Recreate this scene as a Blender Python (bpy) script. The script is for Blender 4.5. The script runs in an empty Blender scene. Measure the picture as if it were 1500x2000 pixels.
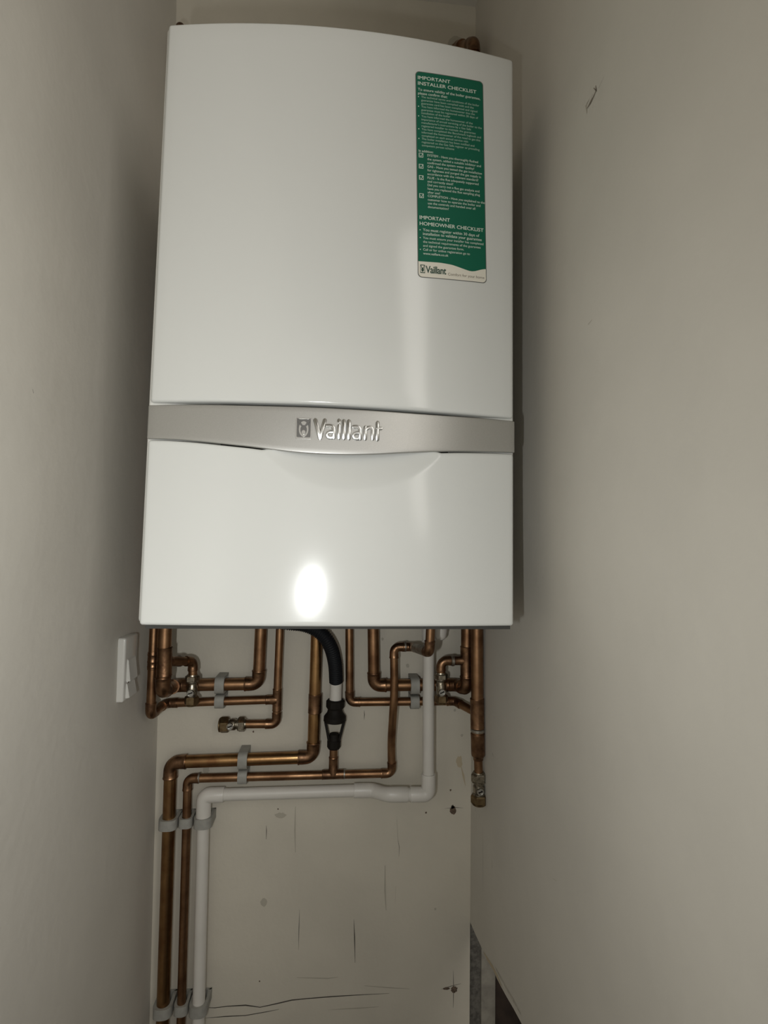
import bpy, bmesh, math, random
from mathutils import Vector, Matrix
random.seed(7)
C = bpy.context.scene.collection
V = Vector

# ------------------------------------------------------------------ camera
F_PX = 1000.0
CAM = V((0.2240, -0.6116, 0.0976))
YAW, PITCH, ROLL = 0.0887, 0.0605, 0.0166
cy, sy, cp, sp = math.cos(YAW), math.sin(YAW), math.cos(PITCH), math.sin(PITCH)
FWD = V((sy*cp, cy*cp, sp)); RT0 = V((cy, -sy, 0)); UP0 = RT0.cross(FWD)
cr, sr = math.cos(ROLL), math.sin(ROLL)
RT = RT0*cr + UP0*sr
UP = RT0*(-sr) + UP0*cr
cam_d = bpy.data.cameras.new('camera'); cam = bpy.data.objects.new('camera', cam_d); C.objects.link(cam)
cam_d.sensor_fit = 'HORIZONTAL'; cam_d.sensor_width = 36; cam_d.lens = F_PX*36/1500
cam_d.clip_start = 0.01; cam_d.clip_end = 50
m = Matrix.Identity(4)
for i in range(3):
    m[i][0] = RT[i]; m[i][1] = UP[i]; m[i][2] = -FWD[i]; m[i][3] = CAM[i]
cam.matrix_world = m
bpy.context.scene.camera = cam

# ------------------------------------------------------------------ light and exposure
vs = bpy.context.scene.view_settings
vs.view_transform = 'Standard'; vs.look = 'None'; vs.gamma = 1; vs.use_curve_mapping = False
vs.exposure = 0.0
w = bpy.data.worlds.new('world'); bpy.context.scene.world = w; w.use_nodes = True
w.node_tree.nodes['Background'].inputs[0].default_value = (1.0, 0.945, 0.86, 1)
w.node_tree.nodes['Background'].inputs[1].default_value = 1.0
# unseen world light shaped to dim walls high and low, brightest about eye height
_nt = w.node_tree
_tc = _nt.nodes.new('ShaderNodeTexCoord'); _sx = _nt.nodes.new('ShaderNodeSeparateXYZ'); _mr = _nt.nodes.new('ShaderNodeMapRange'); _cr = _nt.nodes.new('ShaderNodeValToRGB')
_nt.links.new(_tc.outputs['Generated'], _sx.inputs[0]); _nt.links.new(_sx.outputs['Z'], _mr.inputs[0])
_mr.inputs[1].default_value = -1; _mr.inputs[2].default_value = 1; _nt.links.new(_mr.outputs[0], _cr.inputs[0])
_cr.color_ramp.interpolation = 'EASE'
_cr.color_ramp.elements[0].position = 0.28; _cr.color_ramp.elements[0].color = (0.10, 0.09, 0.075, 1)
_cr.color_ramp.elements[1].position = 0.85; _cr.color_ramp.elements[1].color = (0.30, 0.28, 0.25, 1)
_e = _cr.color_ramp.elements.new(0.53); _e.color = (0.80, 0.755, 0.69, 1)
_nt.links.new(_cr.outputs[0], _nt.nodes['Background'].inputs[0])

def light(name, kind, loc, power, color, size=0.1, size_y=None, target=None):
    d = bpy.data.lights.new(name, kind); d.energy = power; d.color = color
    if kind == 'AREA':
        d.shape = 'RECTANGLE'; d.size = size; d.size_y = size_y or size
    else:
        d.shadow_soft_size = size
    o = bpy.data.objects.new(name, d); o.location = loc; C.objects.link(o)
    if target is not None:
        o.rotation_euler = (V(target)-V(loc)).to_track_quat('-Z', 'Y').to_euler()
    return o
# the phone's own flash, just beside its lens
light('flash_lamp', 'AREA', (0.152, -0.60, 0.040), 1.85, (0.97, 0.99, 0.98), 0.006, 0.030, (-0.12, 0.2, 0.02))
# warm light of the hallway lamp, behind the photographer's right shoulder
light('hallway_lamp', 'AREA', (0.80, -1.15, 0.72), 6.0, (1.0, 0.96, 0.89), 0.42, 1.0, (-0.05, 0.0, 0.3))

# ------------------------------------------------------------------ geometry constants (metres)
D = 0.400            # back wall
XL, XR = -0.1077, 0.4936   # side walls
H = 0.727            # boiler height
WP = D-0.028         # centre line of the pipes clipped to the wall
ZF, ZC = -1.30, 1.25

def ray(px, py):
    return FWD + RT*((px-750)/F_PX) + UP*((1000-py)/F_PX)
def at(px, py, Y):
    d = ray(px, py); return CAM + d*((Y-CAM.y)/d.y)
def at_x(px, py, X):
    d = ray(px, py); return CAM + d*((X-CAM.x)/d.x)

# ------------------------------------------------------------------ materials
def mat(name, col, rough=0.5, metal=0.0, noise=0.0, nscale=20, bump=0.0, bscale=200, col2=None, coat=0.0, spec=None, rough2=None, det=6):
    m = bpy.data.materials.new(name); m.use_nodes = True
    nt = m.node_tree; b = nt.nodes['Principled BSDF']
    b.inputs['Base Color'].default_value = (*col, 1); b.inputs['Roughness'].default_value = rough
    b.inputs['Metallic'].default_value = metal
    if coat: b.inputs['Coat Weight'].default_value = coat; b.inputs['Coat Roughness'].default_value = 0.08
    if spec is not None: b.inputs['Specular IOR Level'].default_value = spec
    tc = nt.nodes.new('ShaderNodeTexCoord')
    if noise or col2:
        n = nt.nodes.new('ShaderNodeTexNoise'); n.inputs['Scale'].default_value = nscale; n.inputs['Detail'].default_value = det
        nt.links.new(tc.outputs['Object'], n.inputs['Vector'])
        r = nt.nodes.new('ShaderNodeValToRGB'); r.color_ramp.elements[0].position = 0.35; r.color_ramp.elements[1].position = 0.65
        c2 = col2 or tuple(c*(1-noise) for c in col)
        r.color_ramp.elements[0].color = (*c2, 1); r.color_ramp.elements[1].color = (*col, 1)
        nt.links.new(n.outputs['Fac'], r.inputs[0]); nt.links.new(r.outputs[0], b.inputs['Base Color'])
        if rough2 is not None:
            mr = nt.nodes.new('ShaderNodeMapRange'); mr.inputs[1].default_value = 0.35; mr.inputs[2].default_value = 0.65
            mr.inputs[3].default_value = rough2; mr.inputs[4].default_value = rough
            nt.links.new(n.outputs['Fac'], mr.inputs[0]); nt.links.new(mr.outputs[0], b.inputs['Roughness'])
    if bump:
        n2 = nt.nodes.new('ShaderNodeTexNoise'); n2.inputs['Scale'].default_value = bscale; n2.inputs['Detail'].default_value = 4
        nt.links.new(tc.outputs['Object'], n2.inputs['Vector'])
        bp = nt.nodes.new('ShaderNodeBump'); bp.inputs['Strength'].default_value = bump; bp.inputs['Distance'].default_value = 0.002
        nt.links.new(n2.outputs['Fac'], bp.inputs['Height']); nt.links.new(bp.outputs[0], b.inputs['Normal'])
    return m
M = dict(
    wall=mat('plaster_paint', (0.605, 0.578, 0.52), 0.75, noise=0.07, nscale=5, bump=0.25, bscale=60),
    back=mat('board_paint', (0.62, 0.58, 0.49), 0.65, noise=0.08, nscale=7, bump=0.25, bscale=90),
    mark=mat('pencil_mark', (0.07, 0.06, 0.05), 0.8),
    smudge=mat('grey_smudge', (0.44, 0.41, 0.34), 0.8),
    stain=mat('tan_stain', (0.50, 0.425, 0.30), 0.8),
    scuff=mat('brown_scuff', (0.27, 0.225, 0.18), 0.8, noise=0.4, nscale=400),
    brown=mat('brown_hole', (0.17, 0.12, 0.085), 0.9, noise=0.6, nscale=400),
    floor=mat('floor_board', (0.05, 0.04, 0.03), 0.7, noise=0.3),
    enamel=mat('white_enamel', (0.63, 0.64, 0.62), 0.14, spec=0.4),
    chassis=mat('chassis_enamel', (0.66, 0.66, 0.63), 0.4),
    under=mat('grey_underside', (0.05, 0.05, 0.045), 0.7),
    silver=mat('silver_paint', (0.46, 0.455, 0.435), 0.38, 0.75, noise=0.06, nscale=900),
    chrome=mat('satin_chrome', (0.55, 0.55, 0.53), 0.24, 1.0),
    chrome_dark=mat('dark_chrome', (0.20, 0.20, 0.195), 0.3, 1.0),
    green=mat('green_print', (0.006, 0.115, 0.066), 0.55, spec=0.2),
    white_print=mat('white_print', (0.62, 0.70, 0.62), 0.5),
    pale_print=mat('pale_print', (0.42, 0.55, 0.46), 0.5),
    paper=mat('cream_print', (0.72, 0.69, 0.60), 0.5),
    edge=mat('grey_print_line', (0.12, 0.12, 0.11), 0.5),
    dkgreen=mat('dark_green_print', (0.02, 0.06, 0.04), 0.5),
    copper=mat('copper', (0.37, 0.215, 0.115), 0.36, 1.0, col2=(0.19, 0.10, 0.052), nscale=28, rough2=0.46, bump=0.05, bscale=300),
    copper_new=mat('bright_copper', (0.42, 0.25, 0.11), 0.30, 1.0, col2=(0.24, 0.125, 0.055), nscale=30, rough2=0.38, bump=0.04, bscale=300),
    copper_fit=mat('copper_fitting', (0.31, 0.18, 0.10), 0.32, 1.0, col2=(0.13, 0.07, 0.04), nscale=60, rough2=0.45, bump=0.12, bscale=250),
    solder=mat('solder_flux', (0.42, 0.39, 0.34), 0.45, 0.8, col2=(0.22, 0.19, 0.15), nscale=120),
    brass=mat('tarnished_brass', (0.27, 0.20, 0.11), 0.35, 1.0, col2=(0.14, 0.095, 0.05), nscale=90, rough2=0.5),
    nickel=mat('tarnished_nickel', (0.42, 0.38, 0.31), 0.25, 1.0, col2=(0.14, 0.12, 0.085), nscale=140, rough2=0.4),
    pvc=mat('white_pvc', (0.66, 0.635, 0.585), 0.42, noise=0.05, nscale=25),
    pvcfit=mat('white_pvc_fitting', (0.67, 0.645, 0.595), 0.36, noise=0.05, nscale=40),
    clip=mat('grey_clip_plastic', (0.33, 0.325, 0.295), 0.55, noise=0.15, nscale=90, bump=0.1),
    black=mat('black_plastic', (0.010, 0.008, 0.006), 0.65, spec=0.2),
    hose=mat('black_hose', (0.008, 0.009, 0.011), 0.6, spec=0.22),
    switch=mat('white_switch', (0.62, 0.61, 0.57), 0.18),
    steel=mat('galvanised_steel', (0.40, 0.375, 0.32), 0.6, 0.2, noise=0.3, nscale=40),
    steel_dk=mat('dark_steel', (0.16, 0.15, 0.13), 0.75, noise=0.5, nscale=150),
    timber=mat('dark_timber', (0.05, 0.033, 0.024), 0.85, noise=0.5, nscale=30),
    gypsum=mat('gypsum', (0.55, 0.52, 0.45), 0.9, noise=0.3, nscale=200),
)

# ------------------------------------------------------------------ builders
def link(name, bm, mats, parent=None, smooth=True, angle=35, label=None, kind=None):
    me = bpy.data.meshes.new(name)
    bmesh.ops.recalc_face_normals(bm, faces=bm.faces) if kind != 'structure' else None
    bm.to_mesh(me); bm.free()
    for mm in (mats if isinstance(mats, (list, tuple)) else [mats]): me.materials.append(mm)
    if smooth:
        me.polygons.foreach_set('use_smooth', [True]*len(me.polygons))
        try: me.set_sharp_from_angle(angle=math.radians(angle))
        except Exception: pass
    o = bpy.data.objects.new(name, me); C.objects.link(o)
    if parent is not None:
        root = parent
        while root.parent: root = root.parent
        me.transform(Matrix.Translation(-root.location))
        o.parent = parent
    if label: o['label'] = label
    if kind: o['kind'] = kind
    return o
def thing(name, label, cat, loc, group=None):
    o = bpy.data.objects.new(name, None); o.empty_display_size = 0.02; o.location = loc; C.objects.link(o)
    o['label'] = label; o['category'] = cat
    if group: o['group'] = group
    return o
def box(bm, lo, hi, bev=0.0, seg=2):
    r = bmesh.ops.create_cube(bm, size=1)
    vs_ = r['verts']
    for v in vs_:
        v.co = V([lo[i] if v.co[i] < 0 else hi[i] for i in range(3)])
    if bev:
        es = list({e for v in vs_ for e in v.link_edges})
        bmesh.ops.bevel(bm, geom=es, offset=bev, segments=seg, profile=0.5, affect='EDGES')
def sweep(bm, pts, radii, seg=24, caps=True, mi=0):
    """round tube along a list of points with one radius per point"""
    pts = [V(p) for p in pts]; n = len(pts)
    if not isinstance(radii, (list, tuple)): radii = [radii]*n
    tang = []
    for i in range(n):
        ia = i-1
        while ia > 0 and (pts[i]-pts[ia]).length < 1e-7: ia -= 1
        ib = i+1
        while ib < n-1 and (pts[ib]-pts[i]).length < 1e-7: ib += 1
        a = (pts[i]-pts[ia]) if ia >= 0 else V((0, 0, 0)); b = (pts[ib]-pts[i]) if ib <= n-1 else V((0, 0, 0))
        a = a.normalized() if a.length > 1e-9 else V((0, 0, 0)); b = b.normalized() if b.length > 1e-9 else V((0, 0, 0))
        t = a+b
        tang.append(t.normalized() if t.length > 1e-9 else tang[-1] if tang else V((0, 0, 1)))
    up = V((0, -1, 0)) if abs(tang[0].y) < 0.9 else V((0, 0, 1))
    nrm = (up - tang[0]*up.dot(tang[0])).normalized()
    rings = []
    for i in range(n):
        if i: 
            nrm = (nrm - tang[i]*nrm.dot(tang[i])).normalized()
        bn = tang[i].cross(nrm)
        rings.append([bm.verts.new(pts[i]+(nrm*math.cos(2*math.pi*k/seg)+bn*math.sin(2*math.pi*k/seg))*radii[i]) for k in range(seg)])
    for i in range(n-1):
        for k in range(seg):
            f = bm.faces.new((rings[i][k], rings[i][(k+1) % seg], rings[i+1][(k+1) % seg], rings[i+1][k])); f.material_index = mi
    if caps:
        bm.faces.new(rings[0][::-1]).material_index = mi; bm.faces.new(rings[-1]).material_index = mi
def lathe(bm, a, b, prof, seg=24, mi=0):
    """prof: list of (t along a->b in metres, radius)"""
    a, b = V(a), V(b); d = (b-a).normalized()
    up = V((0, -1, 0)) if abs(d.y) < 0.9 else V((0, 0, 1))
    nrm = (up-d*up.dot(d)).normalized(); bn = d.cross(nrm)
    rings = [[bm.verts.new(a+d*t+(nrm*math.cos(2*math.pi*k/seg)+bn*math.sin(2*math.pi*k/seg))*r) for k in range(seg)] for t, r in prof]
    for i in range(len(rings)-1):
        for k in range(seg):
            bm.faces.new((rings[i][k], rings[i][(k+1) % seg], rings[i+1][(k+1) % seg], rings[i+1][k])).material_index = mi
    bm.faces.new(rings[0][::-1]).material_index = mi; bm.faces.new(rings[-1]).material_index = mi
def poly(bm, pts, mi=0):
    f = bm.faces.new([bm.verts.new(p) for p in pts]); f.material_index = mi; return f
def prism(bm, pts, ext):
    a = [bm.verts.new(p) for p in pts]; b = [bm.verts.new(V(p)+V(ext)) for p in pts]
    n = len(a)
    bm.faces.new(a); bm.faces.new(b[::-1])
    for i in range(n): bm.faces.new((a[i], b[i], b[(i+1) % n], a[(i+1) % n]))

# ================================================================== THE SETTING
def stroke(bm, P, width, nrm, mi, jitter=0.0):
    """thin painted line of the given width along 3D points lying in a wall"""
    P = [V(p)+V(nrm)*0.0004 for p in P]; L = []; R = []
    for i, p in enumerate(P):
        t = (P[min(i+1, len(P)-1)]-P[max(i-1, 0)]).normalized(); s = t.cross(V(nrm)).normalized()
        k = (0.25 if i in (0, len(P)-1) else 1)*(1+random.uniform(-jitter, jitter))
        L.append(bm.verts.new(p+s*width*0.5*k)); R.append(bm.verts.new(p-s*width*0.5*k))
    for i in range(len(P)-1):
        bm.faces.new((L[i], L[i+1], R[i+1], R[i])).material_index = mi
def blot(bm, c, rx, rz, ax, az, nrm, mi, n=18, jit=0.35):
    c = V(c)+V(nrm)*0.0005
    vs_ = [bm.verts.new(c+V(ax)*math.cos(2*math.pi*k/n)*rx*random.uniform(1-jit, 1)+V(az)*math.sin(2*math.pi*k/n)*rz*random.uniform(1-jit, 1)) for k in range(n)]
    bm.faces.new(vs_).material_index = mi
def B(pl):  # pixel polyline on the back wall
    return [at(x, y, D) for x, y in pl]
def Rr(pl):
    return [at_x(x, y, XR) for x, y in pl]
# back wall: board between the side walls, slightly leaning edge lines as seen
bm = bmesh.new()
cl1, cl2 = at(345, 0, D), at(292, 2000, D)
def xl_at(z): 
    t = (z-cl2.z)/(cl1.z-cl2.z); return cl2.x+(cl1.x-cl2.x)*t
def xl_w(z): return xl_at(z)
box(bm, (XL-0.03, D, ZF), (XR, D+0.02, ZC))
N = (0, -1, 0)
for pl, wd in (([(520, 1612), (520.5, 1622), (520, 1639)], .0016), ([(691, 1795), (692.5, 1830), (693.5, 1880)], .0018),
               ([(585, 1776), (584, 1810), (583, 1855)], .0010), ([(777, 1640), (780, 1655), (779, 1673)], .0012),
               ([(711, 1387), (712, 1396), (711, 1406)], .0010),
               ([(885, 1895), (886, 1930), (885, 1968)], .0012), ([(861, 1932), (880, 1926), (900, 1921)], .0010),
               ([(868, 1579), (888, 1577), (905, 1578)], .0008),
               ([(385, 1967), (420, 1968), (445, 1965), (480, 1963), (508, 1967), (540, 1960), (570, 1953), (600, 1950), (650, 1946), (700, 1943), (760, 1940)], .0018),
               ([(402, 1988), (440, 1985), (480, 1983), (520, 1976), (545, 1971)], .0014)):
    stroke(bm, B(pl), wd, N, 1, 0.4)
for pl, wd in (([(577, 1575), (576, 1620), (577, 1665)], .0035), ([(752, 1690), (752, 1740), (754, 1778)], .004),
               ([(775, 1600), (777, 1640)], .002), ([(773, 1730), (772, 1765)], .0015),
               ([(580, 1909), (640, 1911), (660, 1908)], .003), ([(712, 1925), (760, 1929), (800, 1931)], .0025), ([(640, 1972), (700, 1969), (740, 1966)], .002)):
    stroke(bm, B(pl), wd, N, 2, 0.5)
ax, az = (1, 0, 0), (0, 0, 1)
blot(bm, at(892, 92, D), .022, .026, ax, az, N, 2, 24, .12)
blot(bm, at(515, 1763, D), .008, .009, ax, az, N, 2); blot(bm, at(548, 1592, D), .012, .006, ax, az, N, 2)
blot(bm, at(403, 1503, D), .007, .008, ax, az, N, 2)
blot(bm, at(897, 1488, D), .007, .014, ax, az, N, 3); stroke(bm, B([(900, 1495), (905, 1515), (909, 1535)]), .004, N, 3, .4)
blot(bm, at(885, 1582, D), .0075, .009, ax, az, N, 4); blot(bm, at(884, 1576, D), .004, .0045, ax, az, N, 1)
blot(bm, at(887, 1932, D), .008, .007, ax, az, N, 4); blot(bm, at(872, 1930, D), .008, .003, ax, az, N, 4)
for x, y, r in ((495, 1429, 2), (880, 1543, 2), (832, 1587, 2), (747, 1248, 3), (796, 1300, 4), (902, 1436, 3), (507, 1916, 1.5), (543, 1580, 1.5), (735, 1372, 2), (540, 1560, 1.5), (850, 1775, 2.5), (888, 1387, 3)):
    blot(bm, at(x, y, D), r*.001, r*.0012, ax, az, N, 2 if r > 2 else 4)
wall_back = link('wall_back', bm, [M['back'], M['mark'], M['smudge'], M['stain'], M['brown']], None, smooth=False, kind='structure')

# left wall (its inner face follows the slightly leaning corner line)
bm = bmesh.new()
YB = -1.45; YR = -0.50
za, zb_ = ZF, ZC
pts = [V((xl_w(za), D, za)), V((xl_w(zb_), D, zb_)), V((xl_w(zb_), YB, zb_)), V((xl_w(za), YB, za))]
wl = [p.copy() for p in pts]
prism(bm, pts, (-0.1, 0, 0))
def on_left(px, py):
    n = (wl[1]-wl[0]).cross(wl[2]-wl[0]).normalized(); d = ray(px, py)
    return CAM+d*((wl[0]-CAM).dot(n)/d.dot(n))
NLv = (pts[1]-pts[0]).cross(pts[2]-pts[0]).normalized(); NLv = NLv if NLv.x > 0 else -NLv
for pl, wd in (([(63, 760), (65, 768)], .0015), ([(259, 1498), (260, 1508)], .001), ([(269, 1480), (270, 1490)], .001), ([(302, 1425), (300, 1440)], .001)):
    stroke(bm, [on_left(*p) for p in pl], wd, NLv, 1)
link('wall_left', bm, [M['wall'], M['mark']], None, smooth=False, kind='structure')

# right wall: board with its lower back corner broken away along a slanting edge
bm = bmesh.new()
cutpx = [(920, 1806), (930, 1828), (941, 1852), (953, 1876), (962, 1890), (970, 1910), (978, 1926), (990, 1948), (1003, 1970), (1018, 1998)]
cut = [at_x(x, y, XR) for x, y in cutpx]
cut[0].y = D
cut += [V((XR, 0.03, cut[-1].z+.012)), V((XR, -0.15, cut[-1].z+.02)), V((XR, YR, cut[-1].z+.03))]
out = [V((XR, D, ZC))] + cut + [V((XR, YR, ZC))]
prism(bm, out, (0.0125, 0, 0))
NR = (-1, 0, 0)
for pl, wd, mi in (([(1164, 167), (1165, 176), (1160, 188), (1154, 200), (1147, 212)], .0028, 6), ([(1160, 172), (1166, 178)], .004, 6), ([(1158, 184), (1152, 204)], .0012, 6), ([(1180, 150), (1170, 172)], .0008, 4), ([(1152, 192), (1145, 206), (1147, 222)], .0025, 2),
                   ([(1157, 624), (1149, 634)], .0030, 2), ([(929, 1578), (930, 1585)], .0016, 1), ([(936, 1590), (937, 1596)], .0016, 1),
                   ([(943, 1605), (943.4, 1680), (943.6, 1742)], .0007, 1), ([(961, 1680), (961.5, 1696)], .0014, 1), ([(957, 1437), (958, 1450)], .0025, 2), ([(962, 1470), (964, 1478)], .003, 1),
                   ([(965, 1398), (966, 1404)], .001, 1), ([(1080, 1716), (1087, 1720)], .002, 2),
                   ([(1050, 1385), (1055, 1380)], .002, 2)):
    stroke(bm, Rr(pl), wd, NR, mi, .4)
# torn paper along the break
e = [at_x(x, y, XR) for x, y in ((945, 1860), (953, 1874), (962, 1888), (972, 1908), (980, 1926))]
stroke(bm, e, .008, NR, 3, .5)
stroke(bm, [at_x(x+5, y-2, XR) for x, y in ((962, 1890), (972, 1910), (984, 1932), (998, 1956), (1012, 1982))], .006, NR, 5, .5)
link('wall_right', bm, [M['wall'], M['mark'], M['smudge'], M['stain'], M['brown'], M['gypsum'], M['scuff']], None, smooth=False, kind='structure')
# cavity behind the broken board
bm = bmesh.new(); box(bm, (XR+0.0, D+0.08, ZF), (XR+0.30, D+0.10, -0.2)); box(bm, (XR+0.28, -0.9, ZF), (XR+0.30, D+0.10, -0.2))
link('wall_cavity', bm, M['timber'], None, smooth=False, kind='structure')
t = thing('metal_stud', 'grey galvanised stud behind the broken corner of the right wall', 'stud', (XR+0.05, D+0.05, ZF))
x0, x1, x2 = at(912, 1950, D+.02).x, at(940, 1950, D+.02).x, at(968, 1950, D+.02).x
x0 = max(x0, XR+.001)
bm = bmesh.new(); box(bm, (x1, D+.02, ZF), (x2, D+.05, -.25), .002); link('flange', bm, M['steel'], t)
bm = bmesh.new(); box(bm, (XR+.0005, D+.026, ZF), (x1+.001, D+.05, -.25)); link('web', bm, M['steel_dk'], t, label='dark web of the stud')  # web given a darker tone than the flange
t = thing('timber_batten', 'dark brown timber batten beside the stud in the wall cavity', 'batten', (x2+.03, D+.03, ZF))
bm = bmesh.new(); box(bm, (x2+.001, D+.03, ZF), (x2+.07, D+.06, -.25), .002); link('batten', bm, M['timber'], t)

bm = bmesh.new(); box(bm, (-1.2, YB-1.0, ZF-.05), (1.4, D+.10, ZF)); link('floor', bm, M['floor'], None, smooth=False, kind='structure')
bm = bmesh.new(); box(bm, (-1.2, YB-1.0, ZC), (1.4, D+.02, ZC+.05)); link('ceiling', bm, M['wall'], None, smooth=False, kind='structure')

# ================================================================== THE BOILER
BL, BR, TL, TR = at(267, 1221, -.016), at(1007, 1223, -.016), at(325, 46, 0), at(1006, 117, 0)
ZB = (BL.z+BR.z)/2; ZT = (TL.z+TR.z)/2
BOW = 0.0195
def bow(z):
    k = min(1.0, max(0.0, (0.20-(z-ZB))/0.20))
    return BOW-0.0105*k**1.5
def base_y(z):
    k = min(1.0, max(0.0, (0.20-(z-ZB))/0.20))
    return 0.0105*k**1.5+0.0055*k*k
def edge_x(z, a, b):
    lo, hi = -0.1, 1.1
    for _ in range(30):
        t = (lo+hi)/2; p = at(a[0]+(b[0]-a[0])*t, a[1]+(b[1]-a[1])*t, -base_y(z))
        if p.z < z: lo = t
        else: hi = t
    return p.x
_n = 60; _zs = [ZB-.02+(ZT-ZB+.04)*i/_n for i in range(_n+1)]
_xl = [edge_x(z, (267, 1221), (325, 46)) for z in _zs]
_xr = [edge_x(z, (1007, 1223), (1006, 117)) for z in _zs]
def _tab(t, z):
    q = (z-_zs[0])/(_zs[1]-_zs[0]); i = min(max(int(q), 0), _n-1); return t[i]+(t[i+1]-t[i])*(q-i)
def xl(z): return _tab(_xl, z)
def xr(z): return _tab(_xr, z)
def Fs(x, z):
    u = (x-xl(z))/(xr(z)-xl(z)); u = min(max(u, 0), 1)
    return -base_y(z)-bow(z)*(1-(2*u-1)**2)
def at_s(px, py, off=0.0):
    Y = 0.0
    for _ in range(12):
        p = at(px, py, Y); Y = Fs(p.x, p.z)+off
    return at(px, py, Y)
def interp(tab, x):
    if x <= tab[0][0]: return tab[0][1]
    for (a, b), (c, d) in zip(tab, tab[1:]):
        if x <= c:
            t = (x-a)/(c-a); return b+(d-b)*t
    return tab[-1][1]
def smoothtab(tab, x, w=0.02):
    return sum(interp(tab, x+w*(k/4)) * (1-abs(k)/5) for k in range(-4, 5))/sum(1-abs(k)/5 for k in range(-4, 5))
band_top = [(p.x, p.z) for p in (at_s(a, b) for a, b in ((289, 791.5), (416, 790.5), (520, 792.7), (619, 795.5), (728, 801.5), (832, 809), (920, 815.5), (1005, 823)))]
band_bot = [(p.x, p.z) for p in (at_s(a, b) for a, b in ((288, 856.5), (340, 858), (390, 862), (440, 867.5), (490, 872.5), (540, 879.5), (590, 885), (640, 887.8), (690, 888.6), (740, 887.5), (790, 884.5), (840, 882.5), (890, 881.3), (950, 882), (1005, 884)))]
def zt_(x): return smoothtab(band_top, x)
def zb2(x): return smoothtab(band_bot, x)

CL, CRr = at(268, 1221, .0035), at(1004, 1223, .0035)
TL2, TR2 = at(326, 47, .0035), at(1002.5, 120, .0035)
def dist_list(n, r, L):
    """parameters 0..L clustered within r of both ends"""
    a = [r*(1-math.cos(math.pi/2*k/4)) for k in range(5)]
    mid = [r+(L-2*r)*k/n for k in range(1, n)]
    return a+mid+[L-v for v in reversed(a)]
def panel(bm, zlo, zhi, xa, xb, r, depth, nx, nz, extra=None, off=0.0, thick=None):
    """bowed sheet with rounded rim; zlo/zhi functions of x; xa/xb functions of z"""
    Wd = xb(0)-xa(0)
    us = dist_list(nx, r, Wd)
    Hm = zhi((xa(0)+xb(0))/2)-zlo((xa(0)+xb(0))/2)
    ws = dist_list(nz, min(r, Hm*.3), Hm)
    grid = []
    for wv in ws:
        row = []
        for uv in us:
            a, b = uv, wv
            ca = min(a, Wd-a); cb = min(b, Hm-b); d = min(ca, cb)
            if ca < r and cb < r:
                vx, vz = r-ca, r-cb; l = math.hypot(vx, vz)
                if l > 1e-9:
                    s = max(vx, vz)/l; vx *= s; vz *= s
                ca2, cb2 = r-vx, r-vz; d = r-math.hypot(vx, vz)
                a = ca2 if uv < Wd/2 else Wd-ca2; b = cb2 if wv < Hm/2 else Hm-cb2
            fu = a/Wd; fw = b/Hm
            zm = ZB+.3
            x = xa(zm)+(xb(zm)-xa(zm))*fu
            z = zlo(x)+(zhi(x)-zlo(x))*fw
            x = xa(z)+(xb(z)-xa(z))*fu
            z = zlo(x)+(zhi(x)-zlo(x))*fw
            dd = max(0, min(d, r))
            y = Fs(x, z)+off+(r-math.sqrt(max(0, r*r-(r-dd)**2)))
            if extra: y += extra(x, z)
            row.append(bm.verts.new((x, y, z)))
        grid.append(row)
    for j in range(len(ws)-1):
        for i in range(len(us)-1):
            bm.faces.new((grid[j][i], grid[j][i+1], grid[j+1][i+1], grid[j+1][i]))
    rim = grid[0][:]+[g[-1] for g in grid[1:]]+grid[-1][-2::-1]+[g[0] for g in grid[-2:0:-1]]
    back = [bm.verts.new((v.co.x, (v.co.y+thick) if thick else max(v.co.y+.002, depth), v.co.z)) for v in rim]
    n = len(rim)
    for i in range(n): bm.faces.new((rim[i], back[i], back[(i+1) % n], rim[(i+1) % n]))
    bmesh.ops.remove_doubles(bm, verts=bm.verts, dist=1e-6)

boiler = thing('boiler', 'large white wall-hung boiler with a silver band across its front', 'boiler', (0.22, D-.002, ZB))
INS = .0022
xa = lambda z: xl(z)+INS
xb = lambda z: xr(z)-INS
bm = bmesh.new()
# casing: frame following the outline
b8 = []
for z, xx0, xx1 in ((ZB, CL.x, CRr.x), (ZT-.001, TL2.x, TR2.x)):
    for x, y in ((xx0, .0035), (xx1, .0035), (xx1, D-.002), (xx0, D-.002)):
        b8.append(bm.verts.new((x, y, z)))
for f in ((0, 1, 2, 3), (7, 6, 5, 4), (0, 4, 5, 1), (1, 5, 6, 2), (2, 6, 7, 3), (3, 7, 4, 0)): bm.faces.new([b8[i] for i in f])
bmesh.ops.recalc_face_normals(bm, faces=bm.faces)
bmesh.ops.bevel(bm, geom=[e for e in bm.edges], offset=.004, segments=3, profile=.5, affect='EDGES')
casing = link('casing', bm, M['chassis'], boiler)
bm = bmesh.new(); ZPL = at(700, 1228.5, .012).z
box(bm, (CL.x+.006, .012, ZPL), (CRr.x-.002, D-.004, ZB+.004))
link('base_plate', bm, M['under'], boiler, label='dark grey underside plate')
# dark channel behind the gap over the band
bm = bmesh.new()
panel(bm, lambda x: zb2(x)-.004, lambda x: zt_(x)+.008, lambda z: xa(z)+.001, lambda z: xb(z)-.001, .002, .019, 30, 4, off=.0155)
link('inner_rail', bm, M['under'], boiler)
bm = bmesh.new()
panel(bm, lambda x: zt_(x)+.0036, lambda x: ZT, xa, xb, .0042, .006, 40, 24)
link('front_cover', bm, M['enamel'], boiler, angle=60)
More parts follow.
